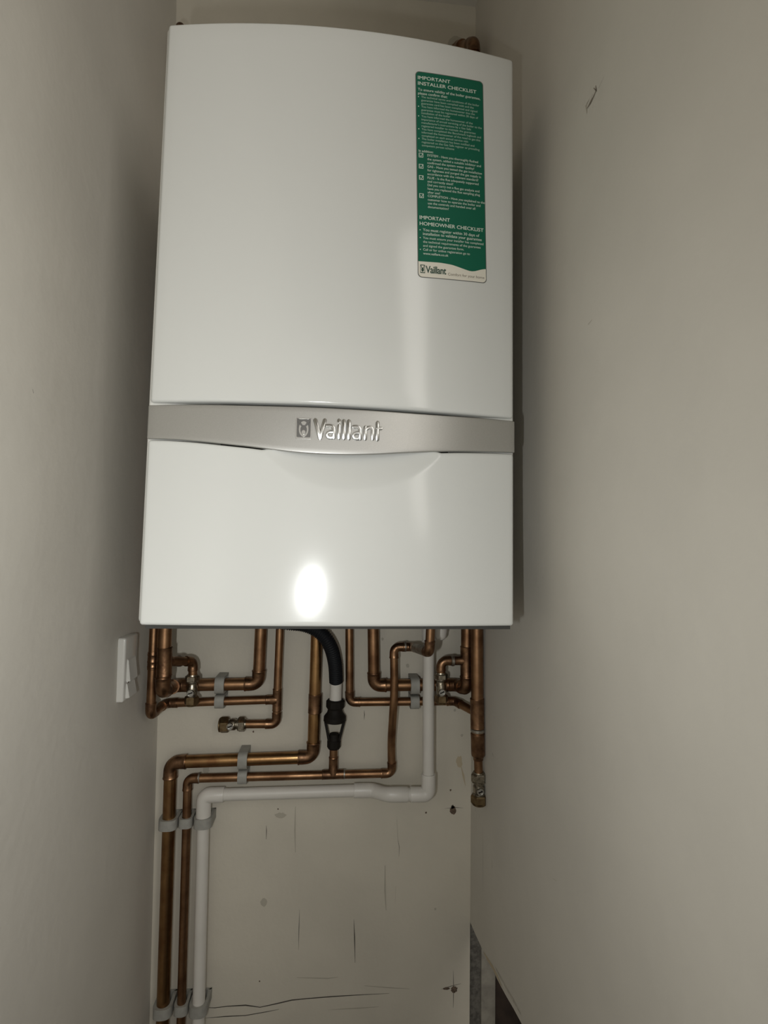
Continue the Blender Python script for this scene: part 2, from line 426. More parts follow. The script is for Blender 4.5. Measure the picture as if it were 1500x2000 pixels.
# silver band
bm = bmesh.new()
panel(bm, lambda x: zb2(x), lambda x: zt_(x), lambda z: xa(z)-.0012, lambda z: xb(z)+.0012, .0016, .006, 60, 10, off=-.0004, thick=.0022)
band = link('trim_band', bm, M['silver'], boiler, angle=60, label='silver grey curved band')
# lower door with finger recess under the band
xc = at_s(690, 900).x
def scoop(x, z):
    k = max(0.0, 1-((x-xc)/.105)**2)
    d = (zb2(x)-z)
    dep = .046*k**.7
    if dep <= 0: return 0
    q = min(1.0, max(0.0, 1-d/dep))
    return .0115*k*(q*q*(3-2*q))
bm = bmesh.new()
panel(bm, lambda x: ZB, lambda x: zb2(x)-.0012+.007*min(1.0, 3*max(0.0, 1-((x-xc)/.105)**2)), xa, xb, .0036, .006, 120, 90, extra=scoop)
link('lower_door', bm, M['enamel'], boiler, angle=60)
# crevices under the band
bm = bmesh.new()
# ---- text helper
def text_mesh(txt, bold=0.0, extrude=0.0, bevel=0.0, space=1.0):
    cu = bpy.data.curves.new('t', 'FONT'); cu.body = txt; cu.size = 1; cu.offset = 0.0; cu.extrude = extrude; cu.bevel_depth = bevel
    cu.resolution_u = 3; cu.space_character = space; cu.bevel_resolution = 1
    o = bpy.data.objects.new('t', cu); C.objects.link(o)
    dg = bpy.context.evaluated_depsgraph_get(); me = bpy.data.meshes.new_from_object(o.evaluated_get(dg))
    bpy.data.objects.remove(o); bpy.data.curves.remove(cu)
    vs_ = [v.co.copy() for v in me.vertices]; fs = [tuple(p.vertices) for p in me.polygons]
    bpy.data.meshes.remove(me)
    if bold:            # heavier weight: the outline laid down again with small shifts
        n0 = len(vs_); v0, f0 = list(vs_), list(fs)
        for q, (dx, dy) in enumerate(((bold*1.6, 0), (bold*.8, bold*.8), (bold*.8, -bold*.8))):
            vs_ += [v+V((dx, dy, q+1)) for v in v0]; fs += [tuple(i+n0*(q+1) for i in f) for f in f0]
    return vs_, fs
def add_text(bm, vf, fn, mi=0):
    vs_, fs = vf
    b = [bm.verts.new(fn(v)) for v in vs_]
    for f in fs:
        try: bm.faces.new([b[i] for i in f]).material_index = mi
        except ValueError: pass
bm.free()
# ---- raised lettering on the band
bm = bmesh.new()
def LP(x, y):          # point of the lettering on the band, from its place in the enlarged photograph
    p = at_s(540+x/6.25, 780+y/6.25); return p.x, p.z
zl0, zl1 = LP(532, 495)[1], LP(475, 235)[1]
def lift(x, z):
    v = min(1.0, max(0.0, (z-zl0)/(zl1-zl0))); return .0012+.0022*(1-(2*v-1)**2)
def ribbon(bm, pl, wpx=40, cap=True):
    P = [V(LP(*p)) for p in pl]
    Q = []
    for a, b in zip(P, P[1:]):
        n = max(1, int((b-a).length/.0012)); Q += [a.lerp(b, k/n) for k in range(n)]
    Q.append(P[-1]); hw = wpx*1.17/6.25*.00060/2
    if cap:
        d0, d1 = (Q[0]-Q[1]).normalized(), (Q[-1]-Q[-2]).normalized()
        n_ = len(Q)
        ws = [hw]*n_
        pre = [(Q[0]+d0*hw*math.sin(t), hw*math.cos(t)) for t in (1.5, 1.2, .8, .4)]
        post = [(Q[-1]+d1*hw*math.sin(t), hw*math.cos(t)) for t in (.4, .8, 1.2, 1.5)]
        Q = [p for p, _ in pre]+Q+[p for p, _ in post]; ws = [w_ for _, w_ in pre]+ws+[w_ for _, w_ in post]
    else: ws = [hw]*len(Q)
    rows = []
    for i_, q in enumerate(Q):
        t = (Q[min(i_+1, len(Q)-1)]-Q[max(i_-1, 0)]).normalized(); nn = V((-t.y, t.x)); w_ = ws[i_]; row = []
        for f, h in ((-1, 0), (-1, .55), (-.75, .93), (-.3, 1), (.3, 1), (.75, .93), (1, .55), (1, 0)):
            x, z = q.x+nn.x*w_*f, q.y+nn.y*w_*f
            row.append(bm.verts.new((x, Fs(x, z)-.0003-lift(x, z)*h, z)))
        rows.append(row)
    for a, b in zip(rows, rows[1:]):
        for k in range(7): bm.faces.new((a[k], a[k+1], b[k+1], b[k]))
ribbon(bm, [(475, 255), (503, 365), (532, 475)], 42); ribbon(bm, [(590, 258), (561, 365), (534, 475)], 42)
for ox, oy in ((0, 0), (322, 12)):
    arc = [(620+ox, 326+oy), (655+ox, 325+oy), (682+ox, 334+oy), (698+ox, 358+oy), (700+ox, 400+oy), (700+ox, 472+oy)]
    ribbon(bm, arc, 38)
    ribbon(bm, [(690+ox, 402+oy), (655+ox, 402+oy), (628+ox, 412+oy), (615+ox, 438+oy), (628+ox, 464+oy), (655+ox, 475+oy), (690+ox, 472+oy)], 34)
ribbon(bm, [(762, 332), (762, 474)], 40); ribbon(bm, [(765, 260), (765, 268)], 42)
ribbon(bm, [(823, 268), (822, 476)], 42); ribbon(bm, [(884, 270), (883, 478)], 42)
ribbon(bm, [(1084, 346), (1083, 484)], 38); ribbon(bm, [(1084, 372), (1105, 354), (1135, 346), (1162, 354), (1176, 380), (1175, 486)], 38)
ribbon(bm, [(1234, 288), (1231, 492)], 40); ribbon(bm, [(1234, 358), (1276, 358)], 34)
link('lettering', bm, M['chrome'], band, angle=30, label='raised chrome lettering')
# ---- emblem: square plate, oval ring, long-eared head
bm = bmesh.new()
e0, e1 = at_s(577, 857), at_s(609.5, 816.5)
ew, eh = e1.x-e0.x, e1.z-e0.z
def E2(u, v, h): 
    x = e0.x+ew*u; z = e0.z+eh*v; return V((x, Fs(x, z)-.0004-h, z))
def eplate(bm, loop, h0, h1, mi):
    a = [bm.verts.new(E2(u, v, h0)) for u, v in loop]; b = [bm.verts.new(E2(u, v, h1)) for u, v in loop]; n = len(a)
    bm.faces.new(b).material_index = mi
    for i in range(n): bm.faces.new((a[i], a[(i+1) % n], b[(i+1) % n], b[i])).material_index = mi
def rrect(x0, y0, x1, y1, r, n=5):
    L = []
    for cx, cy_, a0 in ((x1-r, y1-r, 0), (x0+r, y1-r, 90), (x0+r, y0+r, 180), (x1-r, y0+r, 270)):
        for k in range(n+1):
            a = math.radians(a0+90*k/n); L.append((cx+r*math.cos(a), cy_+r*math.sin(a)))
    return L
def ering(bm, cx, cy_, rx, ry, w_, h, mi, n=28, a0=0, a1=360):
    r_ = []
    for k in range(n+1):
        a = math.radians(a0+(a1-a0)*k/n)
        r_.append([bm.verts.new(E2(cx+(rx+dw)*math.cos(a), cy_+(ry+dw)*math.sin(a), hh)) for dw, hh in ((-w_, .0004), (-w_*.5, h), (w_*.5, h), (w_, .0004))])
    for k in range(n):
        for j in range(3): bm.faces.new((r_[k][j], r_[k+1][j], r_[k+1][j+1], r_[k][j+1])).material_index = mi
eplate(bm, rrect(0, 0, 1, 1, .08), -.001, .0006, 1)
o_, i_ = rrect(0.0, 0.0, 1.0, 1.0, .08), rrect(.07, .07, .93, .93, .06)
av = [bm.verts.new(E2(u, v, .0012)) for u, v in o_]; bv = [bm.verts.new(E2(u, v, .0012)) for u, v in i_]
cv = [bm.verts.new(E2(u, v, .0004)) for u, v in o_]; dv = [bm.verts.new(E2(u, v, .0004)) for u, v in i_]
for i in range(len(o_)):
    j = (i+1) % len(o_)
    bm.faces.new((av[i], av[j], bv[j], bv[i])); bm.faces.new((cv[i], cv[j], av[j], av[i])); bm.faces.new((bv[i], bv[j], dv[j], dv[i]))
eplate(bm, [(.5+.30*math.cos(a*math.pi/14), .46+.37*math.sin(a*math.pi/14)) for a in range(28)], .0005, .0011, 0)
eplate(bm, [(.5+.20*math.cos(a*math.pi/12), .42+.22*math.sin(a*math.pi/12)) for a in range(24)], .0008, .0017, 1)
eplate(bm, [(.5+.12*math.cos(a*math.pi/10), .30+.10*math.sin(a*math.pi/10)) for a in range(20)], .0012, .0021, 0)
for s in (-1, 1):
    ear = [(.5+s*.06, .56), (.5+s*.20, .62), (.5+s*.36, .80), (.5+s*.45, .96), (.5+s*.34, .94), (.5+s*.18, .76), (.5+s*.04, .60)]
    if s < 0: ear = ear[::-1]
    eplate(bm, ear, .0006, .0019, 1)
link('emblem', bm, [M['chrome'], M['chrome_dark']], band, angle=30, label='square chrome emblem with a long-eared head in an oval')

# ---- sticker
s_tl, s_tr, s_bl, s_br = at_s(811, 138.5), at_s(943.5, 160), at_s(816, 541.5), at_s(950.5, 554)
def ST(s, t, off):
    a = s_tl.lerp(s_tr, s); b = s_bl.lerp(s_br, s); p = a.lerp(b, t)
    return V((p.x, Fs(p.x, p.z)-off, p.z))
SW, SH = (s_tr-s_tl).length, (s_bl-s_tl).length
def sheet(bm, x0, x1, ytop, ybot, off, mi, r=0.0, n=16, m_=24, thick=.0002):
    """sheet between two curves in sticker space (s in 0..1, t in 0..1)"""
    rows = []
    for i in range(n+1):
        s = x0+(x1-x0)*i/n
        d = min(s-x0, x1-s)*SW; ins = 0
        if r and d < r: ins = (r-math.sqrt(max(0, r*r-(r-d)**2)))/SH
        a = ytop(s)+ins*(1 if ytop(s) < .5 else 0); b = ybot(s)-ins*(1 if ybot(s) > .5 else 0)
        rows.append([bm.verts.new(ST(s, a+(b-a)*j/m_, off)) for j in range(m_+1)])
    for i in range(n):
        for j in range(m_): bm.faces.new((rows[i][j], rows[i][j+1], rows[i+1][j+1], rows[i+1][j])).material_index = mi
bm = bmesh.new()
RC = .0052
def fine(x0, x1, ytop, ybot, off, mi, r):
    # non-uniform columns so the corners are round
    cols = sorted(set([x0, x1]+[x0+(r/SW)*(1-math.cos(math.pi/2*k/6)) for k in range(7)]+[x1-(r/SW)*(1-math.cos(math.pi/2*k/6)) for k in range(7)]+[x0+(x1-x0)*k/24 for k in range(2, 23)]))
    rows = []
    for s in cols:
        d = min(s-x0, x1-s)*SW; ins = 0
        if d < r: ins = (r-math.sqrt(max(0, r*r-(r-d)**2)))/SH
        a = ytop(s)+(ins if ytop(s) < .5 else 0); b = ybot(s)-(ins if ybot(s) > .97 else 0)
        rows.append([bm.verts.new(ST(s, a+(b-a)*j/30, off)) for j in range(31)])
    for i in range(len(cols)-1):
        for j in range(30): bm.faces.new((rows[i][j], rows[i][j+1], rows[i+1][j+1], rows[i+1][j])).material_index = mi
    return rows
wave = [(0, .924), (.15, .9235), (.32, .9225), (.49, .927), (.62, .938), (.75, .9495), (.82, .948), (.88, .940), (.94, .933), (1, .930)]
def wv(s): return smoothtab(wave, s, .05)
rows = fine(0, 1, lambda s: 0, lambda s: 1, .00015, 1, RC)
fine(.010, .990, lambda s: .0035, lambda s: .9965, .00022, 2, RC*.93)
fine(.010, .990, lambda s: .0035, lambda s: wv(s), .00030, 0, RC*.93)

sticker = link('checklist_sticker', bm, [M['green'], M['edge'], M['paper']], boiler, smooth=False, label='tall green checklist sticker with white print')
bm = bmesh.new()
def t_of(s, py):
    return (py-(139+21*s))/(402.5-9*s)
scale_cache = {}
def line(txt, s, py, style, fit=None, bold=0.0, cap=None, mi=0):
    vf = text_mesh(txt, bold); 
    if not vf[0]: return
    mn = min(v.x for v in vf[0]); mx = max(v.x for v in vf[0])
    if fit is not None: scale_cache[style] = (fit-s)*SW/(mx-mn)
    k = scale_cache[style]; kz = (cap/0.69) if cap else k
    t0 = t_of(s, py)
    add_text(bm, vf, lambda v: ST(s+(v.x-mn)*k/SW, t0-v.y*kz/SH, .00042+.00002*v.z), mi)
def dot(s, py, r=.0007, mi=0):
    t0 = t_of(s, py)
    bm.faces.new([bm.verts.new(ST(s+r*math.cos(a*math.pi/5)/SW, t0+r*math.sin(a*math.pi/5)/SH, .00042)) for a in range(10)][::-1]).material_index = mi
# calibrate widths
def cal(style, txt, s, e_, bold):
    vf = text_mesh(txt, bold); scale_cache[style] = (e_-s)*SW/(max(v.x for v in vf[0])-min(v.x for v in vf[0]))
cal('h', 'INSTALLER CHECKLIST', .035, .893, .02)
cal('b', 'To ensure validity of the boiler guarantee,', .035, .95, .011)
cal('n', 'importance of annual servicing of the boiler to the', .08, .965, 0)
cal('i', 'GAS - Have you tested the gas installation', .165, .965, .008)
cal('h2', 'HOMEOWNER CHECKLIST', .035, .965, .02)
cal('b2', 'installation to validate your guarantee', .085, .94, .011)
cal('n2', 'You must ensure your installer has completed', .085, .965, .004)
P4 = lambda y: 120+y/8.333
P5 = lambda y: 340+y/8.333
CH = .00435
line('IMPORTANT', .035, P4(298), 'h', bold=.02, cap=CH); line('INSTALLER CHECKLIST', .035, P4(392), 'h', bold=.02, cap=CH)
line('To ensure validity of the boiler guarantee,', .035, P4(487), 'b', bold=.011); line('please confirm that:', .035, P4(550), 'b', bold=.011)
body = ['The technical terms and conditions of the boiler', 'guarantee have been complied with and the', 'guarantee card has been completed and signed',
        'You have informed the homeowner that the', 'guarantee must be registered within 30 days of', 'installation of the boiler',
        'You have informed the homeowner of the', 'importance of annual servicing of the boiler to the', "manufacturer's instructions by a Gas Safe", 'registered installer to maintain the guarantee',
        'You have completed the Benchmark logbook and', 'informed the homeowner of the need to get this', 'completed on each annual service visit',
        'The boiler installation has been notified and', 'registered on the Gas Safe register or prevailing', 'competent person scheme']
for k, tx in enumerate(body):
    line(tx, .08, P4(610+53*k), 'n', mi=1)
    if k in (0, 3, 6, 10, 13): dot(.04, P4(590+53*k))
line('In addition:', .035, P4(1495), 'i', bold=.015)
items = ['SYSTEM - Have you thoroughly flushed', 'the system, added a suitable inhibitor and', 'confirmed the system water quality?', 'GAS - Have you tested the gas installation',
         'for tightness and purged the gas supply in', 'accordance with the relevant standard?', 'FLUE - Is the flue adequately supported', 'and correctly sited?',
         'Did you carry out a flue gas analysis and', 'have you replaced the flue sampling plug', 'after use?', 'COMPLETION - Have you explained to the', 'customer how to operate the boiler and',
         'use the controls and handed over all', 'documentation?']
yi = [P4(1573+60.3*k) for k in range(6)]+[P5(104+58.8*k) for k in range(9)]
for k, tx in enumerate(items):
    line(tx, .155, yi[k], 'i', bold=.008)
    if k in (0, 3, 6, 11):
        # ticked box
        t1 = t_of(.05, yi[k]+1.5); bw = .0056; th = .0007
        def fr(a, b, c, d):
            bm.faces.new([bm.verts.new(ST(.035+x/SW, t1-z/SH, .00042)) for x, z in ((a, b), (c, b), (c, d), (a, d))])
        fr(0, 0, bw, th); fr(0, bw-th, bw, bw); fr(0, th, th, bw-th); fr(bw-th, th, bw, bw-th)
        bm.faces.new([bm.verts.new(ST(.035+x/SW, t1-z/SH, .00042)) for x, z in ((.0012, .0034), (.0024, .0010), (.0052, .0058), (.0056, .0056), (.0026, .0002+.0016*.0), (.0008, .0030))][::-1])
line('IMPORTANT', .035, P5(750), 'h2', bold=.02, cap=CH); line('HOMEOWNER CHECKLIST', .035, P5(848), 'h2', bold=.02, cap=CH)
for k, (tx, st, b_) in enumerate((('You must register within 30 days of', 'b2', .011), ('installation to validate your guarantee', 'b2', .011), ('You must ensure your installer has completed', 'n2', .004),
                                  ('the technical requirements of the guarantee', 'n2', .004), ('and signed the guarantee form.', 'n2', .004), ('Call or for online registration go to', 'n2', .004), ('www.vaillant.co.uk', 'n2', .012))):
    line(tx, .08, P5(945+62.5*k), st, bold=b_)
    if k in (0, 2, 5): dot(.04, P5(925+62.5*k))
# foot of the sticker
scale_cache['logo'] = 1
vf = text_mesh('Vaillant', .03, space=.93); mnl = min(v.x for v in vf[0]); mxl = max(v.x for v in vf[0]); myl = max(v.y for v in vf[0])
tb = t_of(.11, P5(1610))
add_text(bm, vf, lambda v: ST(.112+(.405-.112)*(v.x-mnl)/(mxl-mnl), tb-.0088*v.y/myl/SH, .00042+.00002*v.z), 2)
cal('cf', 'Comfort for your home', .43, .965, 0)
line('Comfort for your home', .43, P5(1655), 'cf', mi=3)
te = t_of(.03, P5(1612)); 
for (a, b, c, d, mi_) in ((0, 0, 1, 1, 2), (.1, .1, .9, .9, 4)):
    bm.faces.new([bm.verts.new(ST(.036+.066*x, te-.0105*z/SH, .00040+.00006*(mi_ == 4))) for x, z in ((a, b), (c, b), (c, d), (a, d))]).material_index = mi_
bm.faces.new([bm.verts.new(ST(.036+.066*(.5+.28*math.cos(a*math.pi/8)), te-.0105*(.40+.26*math.sin(a*math.pi/8))/SH, .00052)) for a in range(16)]).material_index = 2
for s in (-1, 1):
    bm.faces.new([bm.verts.new(ST(.036+.066*x, te-.0105*z/SH, .00052)) for x, z in ((.5+s*.05, .55), (.5+s*.25, .6), (.5+s*.42, .92), (.5+s*.30, .92))]).material_index = 2

for f in bm.faces:
    f.normal_update()
    if f.normal.y > 0: f.normal_flip()
link('printing', bm, [M['white_print'], M['pale_print'], M['dkgreen'], M['scuff'], M['paper']], sticker, smooth=False, label='white and dark printed lettering')

# ================================================================== PIPEWORK
R22, R15, RP = .011, .0075, .01075
def to_z(a, b, z):
    """extend the line a->b (pixel pairs already in 3D) until height z"""
    d = b-a; return a+d*((z-a.z)/d.z)
ZTOP = ZPL-.0004
def elbow(bm, P0, P1, P2, r, sock=.012, k=1.12, Rf=1.35, fit=0):
    d1 = (P0-P1).normalized(); d2 = (P2-P1).normalized()
    ang = math.acos(max(-1, min(1, -d1.dot(d2))))      # turn angle
    Rc = r*Rf; t = Rc*math.tan(ang/2)
    t = min(t, (P0-P1).length*.6, (P2-P1).length*.6); Rc = t/math.tan(ang/2)
    A, B_ = P1+d1*t, P1+d2*t
    n = (d1+d2).normalized(); cc = P1+n*math.sqrt(t*t+Rc*Rc)
    u = (A-cc).normalized(); w_ = (B_-cc); w_ = (w_-u*w_.dot(u)).normalized()
    pts = []; rad = []
    s = sock
    for q, rr in ((s, r*1.0), (s, r*1.17), (s-.0015, r*1.19), (s-.003, r*k), (s*.35, r*k), (s*.2, r*k*.985)):
        pts.append(A+d1*q); rad.append(rr)
    ns = max(4, int(ang/math.pi*2*9))
    for i in range(ns+1):
        a = ang*i/ns; pts.append(cc+(u*math.cos(a)+w_*math.sin(a))*Rc); rad.append(r*k*.975)
    for q, rr in ((s*.2, r*k*.985), (s*.35, r*k), (s-.003, r*k), (s-.0015, r*1.19), (s, r*1.17), (s, r*1.0)):
        pts.append(B_+d2*q); rad.append(rr)
    sweep(bm, pts, rad, 24)
    return A, B_
def run(root, pts, r, pm, fm, sock=.012, k=1.12, Rf=1.35, name='pipe', fname='elbow_fitting', bends=()):
    """straight lengths between the way points, an elbow at each corner"""
    n = len(pts); ends = []
    for i in range(1, n-1):
        bm = bmesh.new()
        if i in bends: ends.append(None); bm.free(); continue
        ends.append(elbow(bm, pts[i-1], pts[i], pts[i+1], r, sock, k, Rf)); link(fname, bm, fm, root, angle=28)
    cur = pts[0]; chain = [pts[0]]
    for i in range(1, n):
        if i < n-1 and ends[i-1] is None:
            chain.append(pts[i]); continue
        stop = pts[i] if i == n-1 else ends[i-1][0]
        chain.append(stop)
        bm = bmesh.new(); c2 = []
        if len(chain) > 2:      # gentle bends: Catmull-Rom
            for j in range(len(chain)-1):
                p0, p1, p2, p3 = chain[max(j-1, 0)], chain[j], chain[j+1], chain[min(j+2, len(chain)-1)]
                for q in range(6):
                    s = q/6; c2.append(.5*((2*p1)+(p2-p0)*s+(2*p0-5*p1+4*p2-p3)*s*s+(3*p1-p0-3*p2+p3)*s**3))
            c2.append(chain[-1])
        else: c2 = chain
        sweep(bm, c2, r, 28); link(name, bm, pm, root)
        if i < n-1: chain = [ends[i-1][1]]
def coupling(root, a, b, r, m_, k=1.13, rings=(), name='coupling', label=None):
    L = (b-a).length; bm = bmesh.new()
    prof = [(0, r), (0, r*k*.99), (.001, r*k*1.02), (.0025, r*k)]
    for q in rings: prof += [(L*q-.0016, r*k), (L*q-.0008, r*k*1.045), (L*q+.0008, r*k*1.045), (L*q+.0016, r*k)]
    prof += [(L-.0025, r*k), (L-.001, r*k*1.02), (L, r*k*.99), (L, r)]
    lathe(bm, a, b, prof); return link(name, bm, m_, root, angle=28, label=label)
def tee(root, a, b, c_, d_, r, r2, m_, k=1.13):
    """body a->b with a branch from c_ to d_"""
    bm = bmesh.new(); L = (b-a).length
    lathe(bm, a, b, [(0, r), (0, r*k), (.001, r*k*1.04), (.003, r*k), (L-.003, r*k), (L-.001, r*k*1.04), (L, r*k), (L, r)])
    L2 = (d_-c_).length
    lathe(bm, c_, d_, [(0, r2*k*1.12), (r*k*.8, r2*k*1.12), (r*k*1.25, r2*k), (L2-.003, r2*k), (L2-.001, r2*k*1.05), (L2, r2*k), (L2, r2)])
    link('tee_fitting', bm, m_, root, angle=28)
def solder(root, c_, d, r, m_=None, L=.004):
    bm = bmesh.new(); a = c_-d*L/2; lathe(bm, a, c_+d*L/2, [(0, r*1.03), (.0008, r*1.16), (L-.0008, r*1.16), (L, r*1.03)])
    link('solder_joint', bm, m_ or M['solder'], root, label='pale solder ring')
def hexnut(bm, a, b, R, mi=0, inner=None, rot=0):
    d = (b-a).normalized(); up = V((0, -1, 0)); nrm = (up-d*up.dot(d)).normalized(); bn = d.cross(nrm); L = (b-a).length
    def ring(t, rad, n=6):
        return [bm.verts.new(a+d*t+(nrm*math.cos(rot+math.pi/6+math.pi/3*k)+bn*math.sin(rot+math.pi/6+math.pi/3*k))*rad) for k in range(6)]
    rs = [ring(0, R*.90), ring(L*.15, R), ring(L*.85, R), ring(L, R*.90)]
    for i in range(3):
        for k in range(6): bm.faces.new((rs[i][k], rs[i][(k+1) % 6], rs[i+1][(k+1) % 6], rs[i+1][k])).material_index = mi
    bm.faces.new(rs[0][::-1]).material_index = mi; bm.faces.new(rs[-1]).material_index = mi
def valve(label, top, bot, f1, f2, m1, mb, m2, screw_t, cap=False, R1=.0125, R2=.0125, rb=.0092):
    """isolating valve from top to bot; nuts take the first f1 and last f2 share"""
    root = thing('isolating_valve', label, 'valve', bot if bot.z < top.z-.005 else (top+bot)/2)
    d = bot-top; L = d.length; dn = d.normalized()
    bm = bmesh.new(); hexnut(bm, top+d*.04, top+d*f1, R1); lathe(bm, top, top+d*.05, [(0, R15*1.02), (0, R15*1.22), (L*.05, R15*1.3)]); link('compression_nut', bm, m1, root, angle=20)
    bm = bmesh.new(); hexnut(bm, bot-d*f2, bot-d*.04, R2)
    if cap: lathe(bm, bot-d*.05, bot, [(0, R2*.86), (L*.03, R2*.86), (L*.05, R2*.78)])
    else: lathe(bm, bot-d*.05, bot, [(0, R15*1.3), (L*.05, R15*1.22), (L*.05, R15*1.02)])
    link('compression_nut', bm, m2, root, angle=20)
    a, b = top+d*(f1-.02), bot-d*(f2-.02); LL = (b-a).length
    bm = bmesh.new(); lathe(bm, a, b, [(0, rb*1.15), (LL*.08, rb*1.15), (LL*.16, rb*.85), (LL*.26, rb*.85), (LL*.36, rb), (LL*.78, rb), (LL*.88, rb*.9), (LL, rb*1.1)])
    body = link('valve_body', bm, mb, root, angle=30)
    sc = top+d*screw_t+V((0, -rb*.8, 0)); rs = .0062
    bm = bmesh.new(); lathe(bm, sc, sc+V((0, -.0042, 0)), [(0, rs), (.0034, rs), (.0042, rs*.9), (.0042, rs*.74), (.0026, rs*.70), (.0026, rs*.3), (.0032, rs*.28)], 24)
    link('screw_boss', bm, M['chrome'], body, angle=30)
    bm = bmesh.new(); r_ = rs*.62
    c0 = sc+V((0, -.0036, 0)); ux = V((.92, 0, .38))*r_; uz = V((-.38, 0, .92))*.0009
    bm2 = [c0-ux-uz, c0+ux-uz, c0+ux+uz, c0-ux+uz]; prism(bm, bm2, (0, .0012, 0)); link('screw_slot', bm, M['black'], body, smooth=False)
    return root

# ---- 22 mm pipe: boiler centre -> down -> left -> floor
A = [at(618.5, 1240, WP), at(612, 1450, WP)]
c1 = at(611.3, 1478.5, WP); c2 = at(333.5, 1488.5, WP)
root = thing('copper_pipe', 'thick copper pipe crossing the wall and running down its left side, outermost of three', 'pipe', (c2.x, WP, ZF))
low = to_z(c2, at(317.5, 2000, WP), ZF+.0)
run(root, [to_z(A[1], A[0], ZTOP), c1, c2, low], R22, M['copper_new'], M['copper_fit'], sock=.013)
coupling(root, at(615.8, 1355, WP), at(614.6, 1392, WP), R22, M['copper_fit'])
# ---- 15 mm pipe with tee under the tundish
c1 = at(366.8, 1520.5, WP); c2 = at(765.5, 1510, WP); c3 = at(769.5, 1263.5, WP-.0235)
YF = .225
c4 = at(838.5, 1274, YF)
root = thing('copper_pipe', 'thin copper pipe below the thick one, with a branch up to the black tundish', 'pipe', (c1.x, WP, ZF))
low = to_z(c1, at(353.4, 2000, WP), ZF)
cm = at(806, 1263.5, WP-.0235)
pts = [low, c1, c2, at(764.5, 1450, WP-.003), at(768, 1388, WP-.020), at(770, 1345, WP-.0235), c3, cm, c4, to_z(c4, at(840.5, 1235, YF), ZTOP)]
run(root, pts, R15, M['copper'], M['copper_fit'], sock=.010, bends=(3, 4, 5))
tc0 = at(650.7, 1512.3, WP)
tee(root, at(629, 1513, WP), at(672, 1511.6, WP), tc0, at(651.3, 1478, WP), R15, R15, M['copper_fit'])
bm = bmesh.new(); sweep(bm, [tc0, at(651.6, 1462.5, WP)], R15); link('pipe', bm, M['copper'], root)
solder(root, at(672, 1511.6, WP), V((1, 0, 0)), R15); solder(root, at(389, 1519, WP), V((1, 0, 0)), R15)
solder(root, at(791, 1263, WP-.0235), V((1, 0, 0)), R15*1.08)
bm = bmesh.new(); q = (c4-cm).normalized(); sweep(bm, [cm+q*.012, cm+q*.016, c4-q*.020, c4-q*.014], [R15*1.0, R15*1.13, R15*1.15, R15*1.02]); link('solder_sleeve', bm, M['solder'], root, label='pale flux-covered silvery length')

# ---- white PVC waste pipe
root = thing('waste_pipe', 'white plastic waste pipe with chunky elbows running under the copper pipes', 'pipe', (at(398, 1551, WP).x, WP, ZF))
p1 = at(398.3, 1553, WP); low = to_z(p1, at(387.5, 2000, WP), ZF)
YPV = WP-.0235
q1, q2, q3, p2 = at(700, 1543.8, WP), at(722, 1543.5, WP), at(764, 1551.5, YPV), at(836.5, 1551.5, YPV)
def pvc_elbow(a, b, c_, L1, L2, Rf=.85):
    d1, d2 = (a-b).normalized(), (c_-b).normalized(); r = RP*1.22; tt = r*.75
    cc = b+(d1+d2)*tt; pts_ = [b+d1*L1, b+d1*(L1-.0015)]; rad = [r*.97, r]
    for i in range(9):
        a_ = math.pi/2*i/8; pts_.append(cc-d2*tt*math.cos(a_)-d1*tt*math.sin(a_)); rad.append(r)
    pts_ += [b+d2*(L2-.0015), b+d2*L2]; rad += [r, r*.97]
    bm = bmesh.new(); sweep(bm, pts_, rad, 28)
    link('elbow_fitting', bm, M['pvcfit'], root, angle=40)
bm = bmesh.new(); sweep(bm, [p1-V((0, 0, .02)), low], RP, 28); link('pipe', bm, M['pvc'], root)
bm = bmesh.new(); sweep(bm, [p1+(q1-p1).normalized()*.02, q1], RP, 28); link('pipe', bm, M['pvc'], root)
up0, up1 = at(837.2, 1515, YPV), at(837.2, 1240, YPV)
bm = bmesh.new(); sweep(bm, [p2+(up1-p2).normalized()*.01, to_z(up0, up1, ZTOP)], RP, 28); link('pipe', bm, M['pvc'], root)
pvc_elbow(low, p1, q1, .040, .036)
pvc_elbow(up1, p2, q3, .0375, .034)
coupling(root, at(837, 1254, YPV), to_z(up0, up1, ZTOP), RP, M['pvcfit'], k=1.18)
r = RP*1.2
bm = bmesh.new(); sweep(bm, [at(691, 1543.9, WP), at(692.5, 1543.9, WP), q2, at(729, 1544, WP-.001), at(737, 1546, WP-.006), at(748, 1549.6, WP-.016), at(757, 1551.3, WP-.022), q3, at(795, 1551.6, YPV), at(796, 1551.6, YPV)], [r*.97, r, r, r*.99, r*.96, r*.96, r*.99, r*1.03, r*1.03, r*.99], 28)
link('offset_bend', bm, M['pvcfit'], root, angle=40)
bm = bmesh.new(); sweep(bm, [at(796, 1551.6, YPV), at(803, 1551.6, YPV)], RP*1.05, 28); link('pipe', bm, M['pvc'], root)
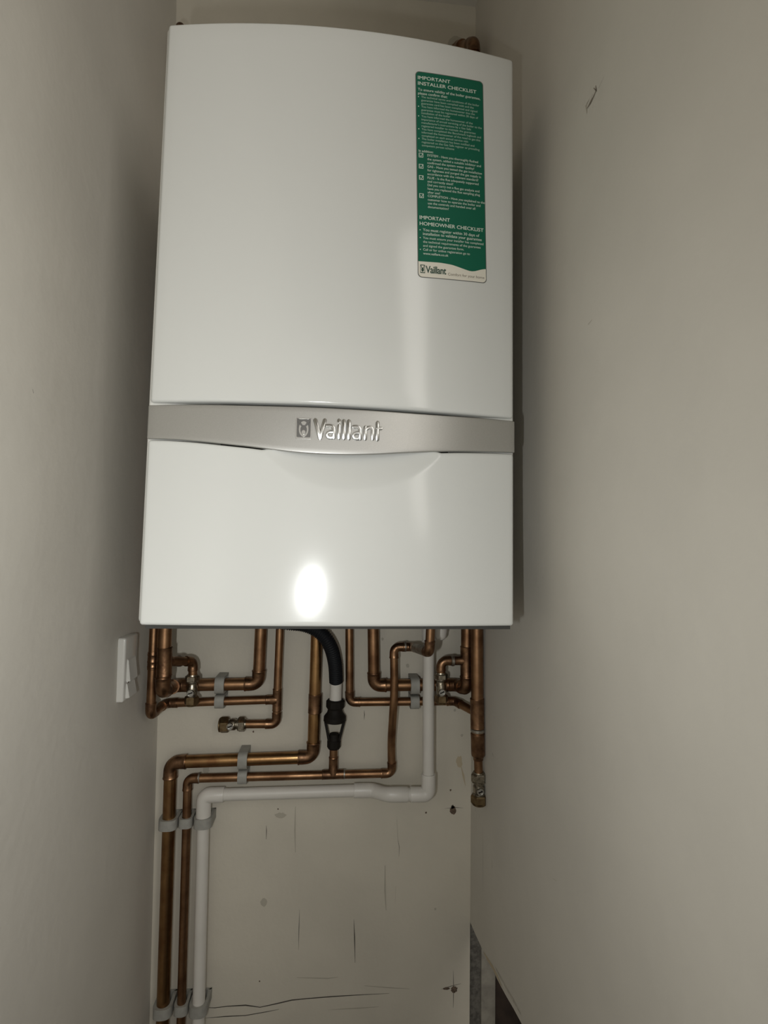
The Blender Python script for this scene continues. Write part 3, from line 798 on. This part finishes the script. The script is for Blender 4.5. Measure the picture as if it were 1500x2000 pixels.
# rounded white trap beside the coupling
root = thing('condensate_trap', 'rounded white plastic trap end just under the boiler, right of the white pipe', 'trap', at(858, 1250, WP-.02))
a = at(860.5, 1239.5, YPV); r = .0112
bm = bmesh.new(); prof_p = [to_z(a, a+V((0, 0, .01)), ZTOP), a+V((0, 0, .004)), a]; rad = [r, r, r*.995]
for i in range(1, 9): t_ = math.pi/2*i/8; prof_p.append(a-V((0, 0, r*math.sin(t_)*.95))); rad.append(max(r*math.cos(t_), .0002))
sweep(bm, prof_p, rad, 28); link('trap_cup', bm, M['pvcfit'], root, angle=60)
bm = bmesh.new(); lathe(bm, a+V((0, 0, .004)), a+V((0, 0, .014)), [(0, r), (0, r*1.1), (.01, r*1.1), (.01, r)]); link('collar', bm, M['pvcfit'], root)

# ---- left 22 mm loop
YN = .285
v0, v1 = at(322.7, 1240, YN), at(319.8, 1335, YN)
cN = at(317.5, 1350, YN); cW = at(345, 1338.5, WP)
cR = at(504.7, 1335.5, WP)
root = thing('copper_pipe', 'thick copper pipe beside the boiler at lower left, looping right, with side branch', 'pipe', cN)
vt_ = V((v0.x, YN, ZB+.60))
run(root, [V((v0.x, D-.001, ZB+.60)), vt_, cN, cW+V((-.002, 0, 0)), cR, to_z(at(505.7, 1300, WP), at(508.7, 1240, WP), ZTOP)], R22, M['copper'], M['copper_fit'], sock=.012, Rf=1.2)
YV = .335
tb0 = at(321.2, 1291, YN)
tee(root, at(321.9, 1264, YN), at(320.5, 1320, YN), tb0, at(352, 1291.5, YN+.03), R22, R15, M['copper_fit'], k=1.1)
vt = at(376.5, 1318, YV)
ce = at(377.0, 1291.5, YV)
run(root, [tb0, ce, vt], R15, M['copper'], M['copper_fit'], sock=.007, k=1.16, Rf=1.5)
solder(root, at(351, 1291, YN+.032), (ce-tb0).normalized(), R15*1.12, L=.006)
valve('tarnished isolating valve with slotted screw, hanging from the left elbow under the boiler', at(376, 1317, YV), at(374, 1378, YV), .22, .30, M['nickel'], M['nickel'], M['brass'], .56)

# ---- left 15 mm loop
YO = .30
o0, o1 = at(300.8, 1240, YO), at(295, 1370, YO)
oN = at(293.8, 1397, YO); oW = at(324, 1373.5, WP)
tE = at(541.3, 1366.2, WP)
root = thing('copper_pipe', 'thin copper pipe at the far left of the boiler, its top bend just peeping over', 'pipe', oN)
ot_ = V((at(352.5, 44, YO).x, YO, at(353, 44, YO).z-.005))
run(root, [V((ot_.x, D-.001, ot_.z)), ot_, oN, oW, tE], R15, M['copper'], M['copper_fit'], sock=.011, k=1.16)
coupling(root, at(299.3, 1273, YO), at(297.8, 1307, YO), R15, M['copper_fit'], k=1.14, rings=(.15, .55, .85))
up = to_z(at(542.5, 1320, WP), at(546, 1240, WP), ZTOP)
eC = at(540, 1413.8, WP); eL = at(478, 1414.2, WP)
run(root, [up, tE, eC, eL], R15, M['copper'], M['copper_fit'], sock=.010, k=1.16, bends=(1,))
tee(root, at(541.9, 1345, WP), at(540.8, 1388, WP), tE, at(519, 1367, WP), R15, R15, M['copper_fit'])
valve('capped isolating valve on its side with a bright nut, low left under the boiler', at(481, 1414.2, WP), at(428, 1416, WP), .29, .36, M['nickel'], M['nickel'], M['brass'], .56, cap=True, R1=.0135, R2=.0145, rb=.010)

# ---- right 15 mm loop
fV = at(682.2, 1300, WP); fC = at(683, 1371.5, WP); fK = at(888, 1369.5, WP)
root = thing('copper_pipe', 'thin copper pipe dropping from the boiler and turning right to the corner pipe', 'pipe', fC)
run(root, [to_z(fV, at(682, 1240, WP), ZTOP), fC, fK, at(926, 1390, .335)], R15, M['copper'], M['copper_fit'], sock=.010)
# ---- right 22 mm loop
gC = at(730.3, 1338.3, WP); gK = at(893, 1337.5, WP); gN = at(911.5, 1346, .335)
root = thing('copper_pipe', 'thick copper pipe looping right under the boiler to an upright with side branch', 'pipe', gC)
run(root, [to_z(at(729, 1300, WP), at(728.7, 1240, WP), ZTOP), gC, gK, gN, V((at(911.5, 1240, .335).x, .335, ZB+.62)), V((at(911.5, 1240, .335).x, D-.001, ZB+.62))], R22, M['copper'], M['copper_fit'], sock=.011, Rf=1.2)
tb0 = at(911.2, 1290, .335)
tee(root, at(911.2, 1262, .335), at(911.3, 1328, .335), tb0, at(882, 1290.5, .335), R22*.96, R15, M['copper_fit'], k=1.08)
ce = at(861, 1290.5, YV)
run(root, [tb0, ce, at(861.5, 1320, YV)], R15, M['copper'], M['copper_fit'], sock=.007, k=1.16, Rf=1.5)
solder(root, at(884, 1290.5, .335), V((-1, 0, 0)), R15*1.12, L=.006)
valve('tarnished isolating valve with round screw, right of the upright white pipe', at(861, 1313, YV), at(862, 1374, YV), .22, .27, M['nickel'], M['nickel'], M['brass'], .60)
# ---- far right upright
YH = .308
h = lambda x, y: at(x, y, YH)
root = thing('copper_pipe', 'thick upright copper pipe in the right corner, bending above the boiler and narrowing below', 'pipe', h(934.5, 1508))
hC = at(925, 87, YH)
run(root, [at(889, 97, D-.001), hC, h(931.4, 1240), h(932.8, 1435)], R22, M['copper'], M['copper_fit'], sock=.014, k=1.16, Rf=1.5, bends=(2,))
coupling(root, at(903, 93.0, YH+.050), at(896, 95, YH+.070), R22, M['copper_fit'], k=1.25)
coupling(root, h(931.8, 1364), h(932.6, 1422), R22, M['copper_fit'])
solder(root, h(932.8, 1426), V((0, 0, -1)), R22*.98, L=.006)
bm = bmesh.new(); a, b = h(932.9, 1432), h(934, 1484); L = (b-a).length
lathe(bm, a, b, [(0, R22), (0, R22*1.13), (L*.04, R22*1.16), (L*.08, R22*1.13), (L*.78, R22*1.13), (L*.84, R22*1.05), (L*.90, R15*1.25), (L, R15*1.16), (L, R15)]); link('reducing_coupling', bm, M['copper_fit'], root, angle=28)
bm = bmesh.new(); sweep(bm, [h(933.8, 1478), h(934.7, 1512)], R15, 28); link('pipe', bm, M['copper'], root)
valve('capped isolating valve at the foot of the upright copper pipe in the right corner', h(934.7, 1507), h(935.5, 1571), .31, .31, M['nickel'], M['nickel'], M['brass'], .54, cap=True, R1=.0135, R2=.0148, rb=.0105)

# ---- black hose, white stub, tundish
root = thing('drain_hose', 'black ribbed flexible hose curving down from under the boiler to the tundish', 'hose', at(655, 1333, WP))
YHs = WP-.0265
hp = [V((at(470, 1180, YHs).x, YHs, ZTOP)), at(487, 1197, YHs), at(520, 1211, YHs), at(560, 1216.5, YHs), at(598, 1222, YHs), at(627, 1237, YHs+.001), at(645, 1262, YHs+.006), at(654, 1295, WP-.008), at(656.5, 1333, WP)]
cc_ = []
for j in range(len(hp)-1):
    p0, p1_, p2_, p3 = hp[max(j-1, 0)], hp[j], hp[j+1], hp[min(j+2, len(hp)-1)]
    for q in range(24):
        s = q/24; cc_.append(.5*((2*p1_)+(p2_-p0)*s+(2*p0-5*p1_+4*p2_-p3)*s*s+(3*p1_-p0-3*p2_+p3)*s**3))
cc_.append(hp[-1])
# resample evenly
tot = [0]
for a, b in zip(cc_, cc_[1:]): tot.append(tot[-1]+(b-a).length)
def on_path(s):
    for i in range(len(tot)-1):
        if s <= tot[i+1]: return cc_[i].lerp(cc_[i+1], (s-tot[i])/(tot[i+1]-tot[i]))
    return cc_[-1]
n_ = int(tot[-1]/.0008); P_ = [on_path(tot[-1]*i/n_) for i in range(n_+1)]
Rd = [.0122+.0009*(1 if (i % 5) < 2 else -0.6) for i in range(n_+1)]
bm = bmesh.new(); sweep(bm, P_, Rd, 28); link('hose', bm, M['hose'], root, angle=80)
root = thing('tundish', 'black plastic tundish with an open window, standing on the branch of the thin copper pipe', 'tundish', at(651.5, 1462, WP))
g = lambda y: at(655.3-(y-1367)*.036, y, WP)
bm = bmesh.new(); sweep(bm, [at(656.4, 1326, WP), g(1372)], .0113, 28); link('inlet_stub', bm, M['pvc'], root, label='short white plastic pipe stub')
bm = bmesh.new(); a, b = g(1366), g(1383); L = (b-a).length
# knurled nut
ring_n = 24; pr = [(0, .0150), (L*.15, .0172), (L*.85, .0172), (L, .0155)]
lathe(bm, a, b, pr, 12); link('top_nut', bm, M['black'], root, angle=20)
bm = bmesh.new(); a, b = g(1382), g(1409); L = (b-a).length
lathe(bm, a, b, [(0, .0138), (L*.14, .0138), (L*.34, .0150), (L*.62, .0205), (L*.92, .0210), (L*.93, .0195), (L, .0185)], 32); link('funnel_body', bm, M['black'], root, angle=30)
a, b = g(1409), g(1447)
for s in (-1, 1):
    bm = bmesh.new()
    tp = a+V((s*.0172, 0, 0)); bt = b+V((s*.0092, 0, 0))
    wx, wy = .0022, .007
    lo = [tp+V((-wx, -wy, 0)), tp+V((wx, -wy, 0)), tp+V((wx, wy, 0)), tp+V((-wx, wy, 0))]
    hi = [bt+V((-wx, -wy*.8, 0)), bt+V((wx, -wy*.8, 0)), bt+V((wx, wy*.8, 0)), bt+V((-wx, wy*.8, 0))]
    va = [bm.verts.new(p) for p in lo]; vb = [bm.verts.new(p) for p in hi]
    bm.faces.new(va); bm.faces.new(vb[::-1])
    for i in range(4): bm.faces.new((va[i], vb[i], vb[(i+1) % 4], va[(i+1) % 4]))
    link('side_arm', bm, M['black'], root, smooth=False)
bm = bmesh.new(); a, b = g(1433), g(1447); L = (b-a).length
lathe(bm, a, b, [(0, .0074), (0, .0088), (L*.3, .0092), (L, .0108)], 28); link('outlet_cup', bm, M['black'], root)
bm = bmesh.new(); a, b = g(1445), g(1462); L = (b-a).length
lathe(bm, a, b, [(0, .0118), (L*.1, .0128), (L*.8, .0126), (L, .0105)], 12); link('bottom_nut', bm, M['black'], root, angle=20)

# ---- pipe clips
def clip(label, c_, axis, r, L, group, base_w=None, wall=.0045):
    """open plastic clip round a pipe, standing on the wall; axis = direction of the pipe"""
    axis = V(axis).normalized(); side = axis.cross(V((0, 1, 0))).normalized()
    root = thing('pipe_clip', label, 'pipe clip', (c_.x, D, c_.z), group)
    ro = r+wall; n = 20; outer = []; inner = []
    bw = base_w or ro
    for k in range(n+1):
        a = math.pi*k/n
        # squarish front
        ca, sa = math.cos(a), math.sin(a); q = (abs(ca)**2.8+abs(sa)**2.8)**(-1/2.8)
        outer.append((ca*ro*q, -sa*(r+wall*.8)*q)); inner.append((ca*r*1.01, -sa*r*1.01))
    dy = D-c_.y
    outer = [(bw, dy), (bw*.98, dy*.55)]+outer+[(-bw*.98, dy*.55), (-bw, dy)]
    inner = [(r*.9, dy-.004), (r*1.01, dy*.3)]+inner+[(-r*1.01, dy*.3), (-r*.9, dy-.004)]
    bm = bmesh.new(); R4 = []
    for (ox, oy), (ix, iy) in zip(outer, inner):
        q = []
        for sgn, (x, y) in ((-1, (ox, oy)), (1, (ox, oy)), (1, (ix, iy)), (-1, (ix, iy))):
            q.append(bm.verts.new(c_+side*x+V((0, 1, 0))*y+axis*(sgn*L/2)))
        R4.append(q)
    for i in range(len(R4)-1):
        for j in range(4): bm.faces.new((R4[i][j], R4[i][(j+1) % 4], R4[i+1][(j+1) % 4], R4[i+1][j]))
    bm.faces.new(R4[0]); bm.faces.new(R4[-1][::-1])
    o = link('strap', bm, M['clip'], root, angle=40)
    bm = bmesh.new()
    cs = [c_+side*sx*bw*.98+V((0, dy-.004, 0))+axis*sa*L/2 for sx, sa in ((-1, -1), (1, -1), (1, 1), (-1, 1))]
    prism(bm, cs, (0, .0042, 0)); link('clip_base', bm, M['clip'], root, smooth=False)
    return root
gp = 'grey plastic pipe clips'
HX = (1, 0, 0)
LC = .0165
clip('grey clip on the thick copper pipe left of the black hose, under the boiler', at(431, 1337, WP), HX, R22, LC, gp)
clip('grey clip on the thin copper pipe under the boiler, left side, below its twin', at(430, 1369.5, WP), HX, R15, LC, gp)
clip('grey clip on the long thick copper pipe, midway across the wall', at(475.5, 1483.3, WP), HX, R22, LC, gp)
clip('grey clip on the long thin copper pipe, just under another clip', at(474.5, 1516.5, WP), HX, R15, LC, gp)
clip('pale grey clip on the thick copper pipe between thin upright and white pipe', at(809.5, 1338.4, WP), HX, R22, LC, gp)
clip('pale grey clip on the thin copper pipe just left of the white upright', at(809.5, 1371, WP), HX, R15, LC, gp)
VZ = (0, 0, 1)
for y, lev, xs in ((1606, 'upper', (329.5, 363.5, 397.5)), (1969, 'lower', (319, 354.5, 388.5))):
    clip('grey clip on the thick copper pipe in the %s row at left' % lev, at(xs[0], y, WP), VZ, R22, .0175, gp, wall=.0052)
    clip('grey clip on the thin copper pipe in the %s row at left' % lev, at(xs[1], y-2, WP), VZ, R15, .0165, gp, wall=.0045)
    clip('grey clip on the white waste pipe in the %s row at left' % lev, at(xs[2], y-3, WP), VZ, RP, .0175, gp, wall=.0052)

# ---- white switch unit on the left wall
pA = on_left(229, 1308); xw = pA.x
zS0, zS1 = at_x(232, 1369, xw).z, at_x(232, 1247, xw).z
y0, y1 = pA.y, pA.y+.050
root = thing('wall_switch', 'white double switch with rounded ends fixed upright on the left wall', 'switch', (xw, (y0+y1)/2, (zS0+zS1)/2))
bm = bmesh.new(); box(bm, (xw-.0005, y0, zS0), (xw+.0105, y1, zS1)); 
bmesh.ops.bevel(bm, geom=[e for e in bm.edges if all(v.co.x > xw+.005 for v in e.verts) or abs(e.verts[0].co.x-e.verts[1].co.x) > .005], offset=.0032, segments=4, profile=.5, affect='EDGES')
plate = link('face_plate', bm, M['switch'], root, angle=40)
hz = (zS1-zS0)
for k, (za_, zb3) in enumerate(((.30, .66), (.04, .28))):
    bm = bmesh.new(); a0, a1 = zS0+hz*za_, zS0+hz*zb3
    f0 = xw+.0098
    # rocker: wedge proud at its lower edge
    pr_ = [(f0, a0), (f0+.0065, a0+.001), (f0+.0025, a1-.002), (f0, a1)]
    v1_ = [V((x, y0+.009, z)) for x, z in pr_]
    prism(bm, v1_, (0, .030, 0)); bmesh.ops.recalc_face_normals(bm, faces=bm.faces); bmesh.ops.bevel(bm, geom=bm.edges[:], offset=.0006, segments=2, affect='EDGES')
    link('rocker', bm, M['switch'], root, angle=25)
bm = bmesh.new(); lathe(bm, V((xw+.0095, (y0+y1)/2-.012, zS0+hz*.29)), V((xw+.0125, (y0+y1)/2-.012, zS0+hz*.29)), [(0, .002), (.0025, .002), (.003, .0012)]); link('screw', bm, M['chrome'], root)
